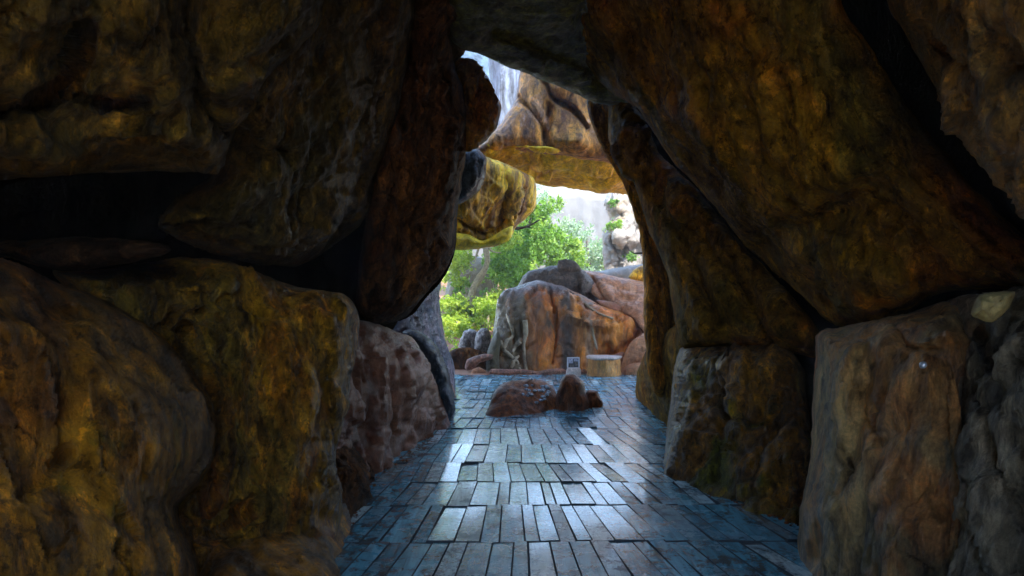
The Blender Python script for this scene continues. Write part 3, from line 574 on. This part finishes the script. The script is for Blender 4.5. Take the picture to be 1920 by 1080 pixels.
V, Fc = lathe_np([(-.02,.15,1),(0,.16,1),(.1,.15,1),(.15,.135,1),(.165,.11,1)], 24); link('foot', mesh_np([(x, y*.6, z) for x, y, z in V], Fc), M['stumptop'], sg)

# bright stud in the right wall
_m = KW.data; _b = __import__('mathutils.bvhtree', fromlist=['x']).BVHTree.FromPolygons([v.co[:] for v in _m.vertices], [q.vertices[:] for q in _m.polygons])
_hit = _b.ray_cast(Vector((0, 0, CZ))-KW.location, Vector(((1728-CX)/F, 1, -(685-HY)/F)).normalized()); p = np.array(_hit[0]+KW.location)
V, Fc = lathe_np([(0,.016,0),(.012,.018,0),(.02,.016,0),(.026,.009,0),(.028,.003,0)], 20)
sb = link('metal_stud', mesh_np(V, Fc), None); sb.location = p+np.array([0,.0,0]); sb.rotation_euler = (math.radians(80), 0, .3)
Nm = NT('bright_steel'); Nm.b.inputs['Metallic'].default_value = .7; Nm.b.inputs['Base Color'].default_value = (.62,.68,.8,1); Nm.b.inputs['Roughness'].default_value = .3
sb.data.materials.append(Nm.m); tag(sb, 'small shiny round metal stud in the grey brown rock wall on the right', 'stud')

# ------------------------------------------------------------------ ground, path
def ground_h(P):
    x, y = P[:, 0], P[:, 1]
    base = .03*fbm(np.column_stack([x*.7, y*.7, 0*x]), 3, 3)*np.clip((np.abs(y-5)-8)/4, 0, 1)
    rise = np.clip((y-16.5)/14, 0, 1.6)**1.3*1.5*np.clip((6-x)/10+.25, .25, 1) + np.clip((y-40)/200, 0, 1)*3
    pit = -.02
    return base+rise+pit
def axisg(c, fine, far):
    a = [0.]; s = fine
    while a[-1] < far: a.append(a[-1]+s); s *= 1.09
    a = np.array(a); return np.concatenate([c-a[:0:-1], c+a])
gx = axisg(0, .3, 1500); gy = axisg(16, .3, 2500)
G = np.stack(np.meshgrid(gx, gy), -1).reshape(-1, 2); Z = ground_h(G)
V = np.column_stack([G, Z]); nx = len(gx); ny = len(gy); idx = np.arange(nx*ny).reshape(ny, nx)
Q = np.stack([idx[:-1, :-1], idx[:-1, 1:], idx[1:, 1:], idx[1:, :-1]], -1).reshape(-1, 4)
N = NT('red_earth'); v = N.coords(4)
c = N.ramp(N.noise(v, .9, 9, .65), [(.3, (.13,.055,.028)), (.5, (.24,.11,.06)), (.7, (.33,.19,.11))])
N.l(c, N.b.inputs['Base Color']); N.b.inputs['Roughness'].default_value = .9
bp = N.n('ShaderNodeBump'); bp.inputs['Strength'].default_value = .7; bp.inputs['Distance'].default_value = .05; N.l(N.noise(v, 9, 10, .7), bp.inputs['Height']); N.l(bp.outputs[0], N.b.inputs['Normal'])
tag(link('ground', mesh_np(V, Q), N.m), kind='structure')

rows = [.35,1.1,1.85,2.6,3.25,3.82,4.50,5.28,5.94,6.66,7.5,8.42,9.2,10.0,10.85,11.7,12.6,13.5,14.35]
V = []; Fc = []; tint = []; rnd = random.Random(5)
def xr(D): return (-2.7 if D < 9 else -2.7), (3.4 if D < 9 else 4.2)
for k in range(len(rows)-1):
    y0, y1 = rows[k], rows[k+1]; g = .007
    L, R = xr(y0); x = L+rnd.uniform(-.15, 0); xs = [x]
    wide = rnd.choice([.13, .15, .17])
    while x < R: x += max(.085, rnd.gauss(wide, .028)); xs.append(x)
    fan = .75 if 3.7 < y0 < 8.6 else .25
    sk = rnd.uniform(-.05, .03) + (.05 if y0 > 8 else 0)
    for a, b in zip(xs[:-1], xs[1:]):
        def X(x, y, c=0):
            t = (y-y0)/(y1-y0); r = (y0/y)**(fan*(1.1 if x > 0 else .75)*min(1, 1.3/(abs(x)+.3))) if y0 > 1 else 1
            return x*(1+(r-1))+sk*t
        ga = rnd.uniform(.0015, .005); w = rnd.gauss(0, .0016)
        zl = rnd.gauss(0, .0016); zr = rnd.gauss(0, .0016); zf = rnd.gauss(0, .006); tl = [zl+zf, zr+zf, zr-zf, zl-zf]
        ya = y0+g/2+rnd.uniform(0, .006)+.02*math.sin(a*1.3+k); yb = y1-g/2-rnd.uniform(0, .006)+.02*math.sin(a*1.3+k+1)
        top = [(X(a, ya)+ga, ya), (X(b, ya)-ga, ya), (X(b, yb)-ga, yb), (X(a, yb)+ga, yb)]
        n0 = len(V); e = .003
        ins = [(top[0][0]+e, ya+e), (top[1][0]-e, ya+e), (top[2][0]-e, yb-e), (top[3][0]+e, yb-e)]
        for (px, py), z in zip(ins, tl): V.append((px, py, .0+z))
        for px, py in top: V.append((px, py, -.004))
        for px, py in top: V.append((px, py, -.03))
        Fc.append((n0, n0+1, n0+2, n0+3)); t = rnd.random(); tint.append(t)
        for r0 in (0, 4):
            for i in range(4):
                j = (i+1) % 4; Fc.append((n0+r0+i, n0+r0+4+i, n0+r0+4+j, n0+r0+j)); tint.append(t); 
me = bpy.data.meshes.new('m'); me.from_pydata(V, [], Fc); me.update()
at = me.attributes.new('tint', 'FLOAT', 'FACE'); at.data.foreach_set('value', tint)
N = NT('sky_blue_planks'); v = N.coords(8, (9, .9, 1)); v0 = N.coords(9)
A = N.n('ShaderNodeAttribute'); A.attribute_name = 'tint'
tc = N.ramp(A.outputs['Fac'], [(0., (.05,.20,.27)), (.3, (.11,.42,.55)), (.55, (.07,.30,.42)), (.76, (.17,.48,.56)), (.84, (.12,.17,.18)), (.90, (.38,.60,.64)), (1., (.58,.70,.70))])  # blue and white of the reflected sky put into the board tints
off = N.n('ShaderNodeVectorMath', operation='ADD'); cmb = N.n('ShaderNodeCombineXYZ'); N.l(N.math('MULTIPLY', A.outputs['Fac'], 37.), cmb.inputs[0]); N.l(N.math('MULTIPLY', A.outputs['Fac'], 91.), cmb.inputs[1])
N.l(v, off.inputs[0]); N.l(cmb.outputs[0], off.inputs[1]); vg = off.outputs[0]
gr = N.noise(vg, 2.2, 9, .65, .6)
col = N.mix(1.0, tc, N.ramp(gr, [(.32, .45), (.5, 1.), (.68, 1.45)]), 'MULTIPLY')
blot = N.noise(v0, 7, 9, .72, .4)
col = N.mix(N.ramp(blot, [(.50, 0.), (.58, .85)]), col, (.02,.04,.055))
col = N.mix(N.ramp(N.noise(v0, 1.1, 6, .6), [(.5, 0.), (.62, .5)]), col, (.12,.34,.46))
N.l(col, N.b.inputs['Base Color'])
rr = N.math('ADD', N.ramp(N.noise(v0, 5, 9, .7), [(.38, .07), (.5, .16), (.64, .42)]), N.math('MULTIPLY', A.outputs['Fac'], .1)); N.l(rr, N.b.inputs['Roughness'])
N.b.inputs['Specular IOR Level'].default_value = .8; N.b.inputs['Coat Weight'].default_value = .6; N.b.inputs['Coat Roughness'].default_value = .10; N.b.inputs['Coat IOR'].default_value = 1.6
h = N.math('ADD', N.math('MULTIPLY', gr, .5), N.math('MULTIPLY', blot, .7)); h = N.math('ADD', h, N.math('MULTIPLY', N.noise(v0, 2.2, 3, .5), 1.6))
bp = N.n('ShaderNodeBump'); bp.inputs['Strength'].default_value = .7; bp.inputs['Distance'].default_value = .014; N.l(h, bp.inputs['Height']); N.l(bp.outputs[0], N.b.inputs['Normal'])
_p = link('path', me, N.m); tag(_p, kind='structure'); me.materials.append(plain('plank_flank', (.02,.035,.045), .9))
me.polygons.foreach_set('material_index', [0 if k % 9 == 0 else 1 for k in range(len(me.polygons))])
bed = link('path_bed', boxes([(-3.2, 4.6, .3, 14.45, -.25, -.014)]), plain('dark_joint', (.02,.035,.045), .8)); tag(bed, kind='structure')

# ------------------------------------------------------------------ the body of the hill round the passage (behind every visible rock, added to keep out sun and sky)
def mass(x0, x1, y0, y1, z0, z1, seed, amp=.35, res=.45):
    V = []; Fc = []; ids = {}
    nx, ny, nz = [max(2, int((b-a)/res)) for a, b in ((x0,x1),(y0,y1),(z0,z1))]
    def vid(i, j, k):
        if (i, j, k) not in ids: ids[(i, j, k)] = len(V); V.append((x0+(x1-x0)*i/nx, y0+(y1-y0)*j/ny, z0+(z1-z0)*k/nz))
        return ids[(i, j, k)]
    for i in range(nx):
        for j in range(ny):
            Fc.append((vid(i,j,0),vid(i,j+1,0),vid(i+1,j+1,0),vid(i+1,j,0))); Fc.append((vid(i,j,nz),vid(i+1,j,nz),vid(i+1,j+1,nz),vid(i,j+1,nz)))
    for i in range(nx):
        for k in range(nz):
            Fc.append((vid(i,0,k),vid(i+1,0,k),vid(i+1,0,k+1),vid(i,0,k+1))); Fc.append((vid(i,ny,k),vid(i,ny,k+1),vid(i+1,ny,k+1),vid(i+1,ny,k)))
    for j in range(ny):
        for k in range(nz):
            Fc.append((vid(0,j,k),vid(0,j,k+1),vid(0,j+1,k+1),vid(0,j+1,k))); Fc.append((vid(nx,j,k),vid(nx,j+1,k),vid(nx,j+1,k+1),vid(nx,j,k+1)))
    V = np.array(V); me = mesh_np(V, Fc); n = getn(me); d = amp*(fbm(V*.5+seed, 4, seed)+.3*ridged(V*.9, 3, seed)); setv(me, V+n*d[:, None])
    return tag(link('blocking_hill', me, M['blocking_hill']), kind='structure')
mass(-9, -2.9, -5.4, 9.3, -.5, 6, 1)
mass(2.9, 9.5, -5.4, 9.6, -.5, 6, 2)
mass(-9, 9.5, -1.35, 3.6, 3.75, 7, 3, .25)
mass(-9, 9.5, -9.5, -5.2, -.5, 2.6, 6, .3)  # unseen mass added behind the camera to hold back frontal light
mass(-9, 9.5, 3.2, 8.6, 5.2, 13.8, 4, .3)  # roof carried up out of view to block the sun
bounce_sheet = link('bounce_sheet', boxes([(-3.1, 3.1, -5.6, .5, -.3, .016)]), plain('bounce_tan', (.46,.30,.16), .9, .4, 3, .15)); tag(bounce_sheet, kind='structure')  # unseen pale sheet added behind the camera to bounce warm light

# ------------------------------------------------------------------ trees and greenery
def leaf_mat(name, a, b, c, tr=.45):
    N = NT(name); A = N.n('ShaderNodeAttribute'); A.attribute_name = 'tint'
    col = N.ramp(A.outputs['Fac'], [(0., a), (.5, b), (1., c)])
    N.l(col, N.b.inputs['Base Color']); N.b.inputs['Roughness'].default_value = .5; N.b.inputs['Specular IOR Level'].default_value = .3
    t = N.n('ShaderNodeBsdfTranslucent'); N.l(N.mix(1.0, col, (1.5,1.6,.7), 'MULTIPLY'), t.inputs[0])
    mx = N.n('ShaderNodeMixShader'); mx.inputs[0].default_value = tr; N.l(N.b.outputs[0], mx.inputs[1]); N.l(t.outputs[0], mx.inputs[2]); N.l(mx.outputs[0], N.out.inputs[0])
    return N.m
LM = {'bright': leaf_mat('bright_leaves', (.05,.13,.02), (.14,.27,.04), (.32,.42,.09)),
      'yellow': leaf_mat('yellow_green_leaves', (.10,.17,.02), (.26,.36,.04), (.46,.52,.12)),
      'teal': leaf_mat('hazed_far_leaves', (.14,.24,.17), (.24,.34,.25), (.40,.46,.38))}  # teal: haze over the far tree put into the leaf colours
def leaves(clusters, size, seed, org):
    r = np.random.RandomState(seed); P = []; T = []
    for (c, rad, n) in clusters:
        d = r.normal(size=(n, 3)); d /= np.linalg.norm(d, axis=1)[:, None]; rr = rad*(r.rand(n)**.45)*(1+.35*r.normal(size=n))
        # leaves gather in sprays
        sub = r.normal(size=(max(3, n//14), 3)); sub /= np.linalg.norm(sub, axis=1)[:, None]; sub = sub*(rad*(.55+.55*r.rand(len(sub))))[:, None]
        pick = sub[r.randint(len(sub), size=n)]+r.normal(size=(n, 3))*rad*.13
        q = np.where((r.rand(n) < .75)[:, None], pick, d*rr[:, None]); q[:, 2] *= .8
        P.append(q+np.array(c)); T.append(np.clip(r.rand()*.55+.45*r.rand(n)-.05, 0, 1))
    P = np.vstack(P)-org; T = np.concatenate(T); n = len(P)
    a = r.normal(size=(n, 3)); a /= np.linalg.norm(a, axis=1)[:, None]; b = np.cross(a, r.normal(size=(n, 3))); b /= np.linalg.norm(b, axis=1)[:, None]
    s = size*(.6+.8*r.rand(n))[:, None]
    V = np.stack([P-a*s, P-b*s*.45, P+a*s, P+b*s*.45], 1).reshape(-1, 3)
    me = bpy.data.meshes.new('m'); me.vertices.add(4*n); me.vertices.foreach_set('co', V.astype(np.float32).ravel())
    me.loops.add(4*n); me.loops.foreach_set('vertex_index', np.arange(4*n, dtype=np.int32)); me.polygons.add(n)
    me.polygons.foreach_set('loop_start', np.arange(0, 4*n, 4, dtype=np.int32)); me.update(calc_edges=True); me.validate()
    at = me.attributes.new('tint', 'FLOAT', 'FACE'); at.data.foreach_set('value', T.astype(np.float32)); return me
def tube(path, radii, seg=10, seed=0):
    path = [Vector(p) for p in path]; V = []; Fc = []
    # resample
    P = []; R = []
    for k in range(len(path)-1):
        m = 5
        for i in range(m):
            t = i/m; a, b, c, d = path[max(k-1,0)], path[k], path[k+1], path[min(k+2,len(path)-1)]
            P.append(.5*((2*b)+(c-a)*t+(2*a-5*b+4*c-d)*t*t+(3*b-a-3*c+d)*t**3)); R.append(radii[k]*(1-t)+radii[k+1]*t)
    P.append(path[-1]); R.append(radii[-1]); rr = random.Random(seed)
    for k, p in enumerate(P):
        dr = (P[min(k+1, len(P)-1)]-P[max(k-1, 0)]).normalized(); u = dr.cross(Vector((0, 1, .1))).normalized(); w = dr.cross(u)
        for a in range(seg):
            t = 2*math.pi*a/seg; q = R[k]*(1+.12*math.sin(2*t+k*.5)+.07*rr.uniform(-1, 1)); V.append(tuple(p+u*math.cos(t)*q+w*math.sin(t)*q))
    for k in range(len(P)-1):
        for a in range(seg):
            b = (a+1) % seg; Fc.append((k*seg+a, (k+1)*seg+a, (k+1)*seg+b, k*seg+b))
    Fc.append(tuple(range(seg))); Fc.append(tuple((len(P)-1)*seg+a for a in range(seg))[::-1])
    return V, Fc
BARK = plain('grey_olive_bark', (.20,.17,.10), .8, .8, 14, .5); BARKD = plain('dark_bark', (.06,.05,.035), .8, .8, 14, .5)
ROOT = plain('pale_root', (.30,.25,.17), .8, .6, 12, .4)
def tree(name, label, cat, trunk, branches, clusters, leafsize, lm, bark, seed, group=None):
    """trunk / branches: lists of (px, py, D, radius); clusters: (px, py, D, radius m, leaves)"""
    base = wpt(*trunk[0][:3]); r = link(name, None); r.location = base; tag(r, label, cat, group)
    def mk(L, s): return tube([wpt(*q[:3])-base for q in L], [q[3] for q in L], seed=s)
    V, Fc = mk(trunk, seed); tr = link('trunk', mesh_np(V, Fc), bark, r)
    for k, b in enumerate(branches):
        V, Fc = mk(b, seed+k+1); link('branch', mesh_np(V, Fc), bark, r)
    if clusters:
        me = leaves([(wpt(c[0], c[1], c[2]), c[3], c[4]) for c in clusters], leafsize, seed, base); link('crown', me, lm, r)
    return r
rs = random.Random(3)
for P, R, k in tubes_later:
    V, Fc = tube(P, R, 8, k); link('root', mesh_np(V, Fc), ROOT, ORB)
def scat(x0, x1, y0, y1, D0, D1, n, r, m):
    return [(rs.uniform(x0, x1), rs.uniform(y0, y1), rs.uniform(D0, D1), r*rs.uniform(.7, 1.3), m) for _ in range(n)]
tree('tree', 'tree with a bent olive grey trunk and yellow green leaves left of the large boulder', 'tree',
     [(876,596,24,.17),(880,575,24,.15),(886,545,24,.13),(897,525,24,.12),(909,505,24,.11),(914,485,24,.10),(911,468,24,.09),(915,440,24,.08),(925,400,24,.05)],
     [[(911,468,24,.05),(900,462,24,.045),(893,480,24,.04),(890,490,23.8,.02)], [(914,462,24,.05),(925,472,24,.03),(940,474,24,.02)]],
     scat(826,880,470,500,23,25,7,.42,420)+scat(830,872,495,530,23,25,3,.28,160)+scat(880,960,380,450,23,25,6,.5,400)+scat(810,960,290,390,23,26,12,.6,300), .06, LM['yellow'], BARK, 71)  # highest clusters added out of view to block sky reflected in the path
tree('tree', 'full bright green tree rising behind the large boulder', 'tree',
     [(985,600,27,.18),(990,520,27,.15),(985,450,27,.10),(1000,400,27,.05)], [[(988,480,27,.07),(960,440,27,.04),(930,420,27,.02)], [(987,470,27,.06),(1020,430,27,.03)]],
     scat(925,1010,455,520,25,28,13,.55,420)+scat(960,1045,420,480,26,29,14,.6,480)+scat(990,1045,385,430,26,28.5,7,.42,330)+scat(930,985,470,545,24,26,9,.5,420)+scat(1035,1085,460,500,26,28,7,.42,300), .075, LM['bright'], BARKD, 72)
tree('tree', 'loose blue green tree, paled for haze, farther off against the far cliff', 'tree',
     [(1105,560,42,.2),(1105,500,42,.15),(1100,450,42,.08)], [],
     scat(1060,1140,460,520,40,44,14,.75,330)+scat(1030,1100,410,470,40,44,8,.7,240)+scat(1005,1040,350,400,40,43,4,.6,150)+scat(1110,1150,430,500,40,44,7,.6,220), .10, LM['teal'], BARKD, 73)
for k, (x0, x1, y0, y1, D, lab, mt) in enumerate([
    (826,862,560,605,23.5,'low yellow green bush beside the violet rock column','yellow'),
    (866,905,572,612,24.0,'rounded light green bush under the bent tree','bright'),
    (896,932,548,600,23.0,'leafy lime green bush against the left flank of the large boulder','yellow'),
    (836,880,602,632,22.2,'small pale green shrub among the grey stones','yellow'),
    (850,895,520,560,25.5,'sparse green bush in front of the olive brown boulder','bright'),
    (905,945,520,560,25.8,'green bush at the right of the bent trunk behind the boulder','bright')]):
    cx = (x0+x1)/2
    tree('bush', lab, 'bush', [(cx, y1+14, D, .05),(cx+2, (y0+y1)/2, D, .035),(cx-2, y0, D, .02)], [], scat(x0,x1,y0,y1,D-.8,D+.8,9,.28,420 if y1 > 580 else 110), .05, LM[mt], BARK, 80+k)
tree('dead_branch', 'bare dark branch poking out right of the hanging yellow block', 'branch',
     [(956,424,17,.05),(970,428,17,.04),(990,424,17,.03),(1012,412,17,.012)], [[(985,425,17,.02),(1000,428,17,.008)]], [], .1, None, BARKD, 90)
tree('dead_branch', 'thin twig sticking out over the whitish cliff', 'branch',
     [(1205,474,14,.02),(1190,475,14,.014),(1178,468,14,.006)], [], [], .1, None, BARKD, 91)
# tufts growing on the whitish cliff
for k, (x, y) in enumerate([(1150,380),(1160,420),(1146,425),(1185,484)]):
    tree('shrub', ['small olive shrub high on the whitish cliff under the arch', 'olive shrub halfway up the whitish cliff', 'little green tuft left of the halfway shrub on the cliff', 'ochre green shrub low on the right of the whitish cliff'][k], 'shrub',
         [(x, y+8, 28.5, .03), (x, y, 28.4, .02)], [], [(x, y, 28.3, .22, 260)], .06, LM['bright'], BARK, 95+k)
# undergrowth on the slope
cl = []
r2 = np.random.RandomState(4)
for _ in range(260):
    y = r2.uniform(18.5, 46); x = r2.uniform(-1, 1)*(3+y*.22); z = ground_h(np.array([[x, y]]))[0]; cl.append(((x, y, z+.12), .32+.01*y, 130))
tag(link('undergrowth', leaves(cl, .07, 5, np.zeros(3)), LM['yellow']), 'low yellow green leafy ground cover on the slope outside', 'undergrowth', kind='stuff')

hz = link('haze', boxes([(-120, 120, -14, 130, -1.6, 34)])); tag(hz, kind='stuff')
hm = bpy.data.materials.new('thin_bright_air'); hm.use_nodes = True; hm.node_tree.nodes.clear()
ho = hm.node_tree.nodes.new('ShaderNodeOutputMaterial'); hv = hm.node_tree.nodes.new('ShaderNodeVolumePrincipled')
hv.inputs['Density'].default_value = .0022; hv.inputs['Color'].default_value = (.95, .96, .97, 1); hv.inputs['Anisotropy'].default_value = .1
hm.node_tree.links.new(hv.outputs[0], ho.inputs['Volume']); hz.data.materials.append(hm)
# ------------------------------------------------------------------ light and camera
az = math.radians(158); el = math.radians(50)
sd = Vector((math.sin(az)*math.cos(el), math.cos(az)*math.cos(el), math.sin(el)))
sun = bpy.data.lights.new('sun', 'SUN'); sun.energy = 2.1; sun.angle = math.radians(.5); sun.color = (1, .93, .82)
so = bpy.data.objects.new('sun', sun); COL.objects.link(so); so.rotation_euler = (-sd).to_track_quat('-Z', 'Y').to_euler(); so.location = sd*40
W = bpy.data.worlds.new('World'); S.world = W; W.use_nodes = True; t = W.node_tree; t.nodes.clear()
sk = t.nodes.new('ShaderNodeTexSky'); sk.sky_type = 'NISHITA'; sk.sun_disc = False; sk.sun_elevation = el; sk.sun_rotation = az; sk.air_density = 1.0; sk.dust_density = .6
bg = t.nodes.new('ShaderNodeBackground'); bg.inputs[1].default_value = .15; ow = t.nodes.new('ShaderNodeOutputWorld')
t.links.new(sk.outputs[0], bg.inputs[0]); t.links.new(bg.outputs[0], ow.inputs[0])
cam = bpy.data.cameras.new('camera'); cam.lens = 24; cam.sensor_width = 36; cam.shift_y = 20/1920; cam.clip_end = 6000; cam.clip_start = .05
co = bpy.data.objects.new('camera', cam); COL.objects.link(co); co.location = (0, 0, CZ); co.rotation_euler = (math.pi/2, 0, 0); S.camera = co
S.view_settings.view_transform = 'Standard'; S.view_settings.look = 'None'; S.view_settings.gamma = 1; S.view_settings.exposure = 3.05
S.view_settings.use_curve_mapping = False
S.cycles.use_denoising = True; S.cycles.use_guiding = True; S.cycles.use_surface_guiding = True; S.cycles.use_volume_guiding = False; S.cycles.max_bounces = 8; S.cycles.volume_bounces = 0; S.cycles.diffuse_bounces = 4; S.cycles.glossy_bounces = 3
S.cycles.caustics_reflective = False; S.cycles.sample_clamp_indirect = 4
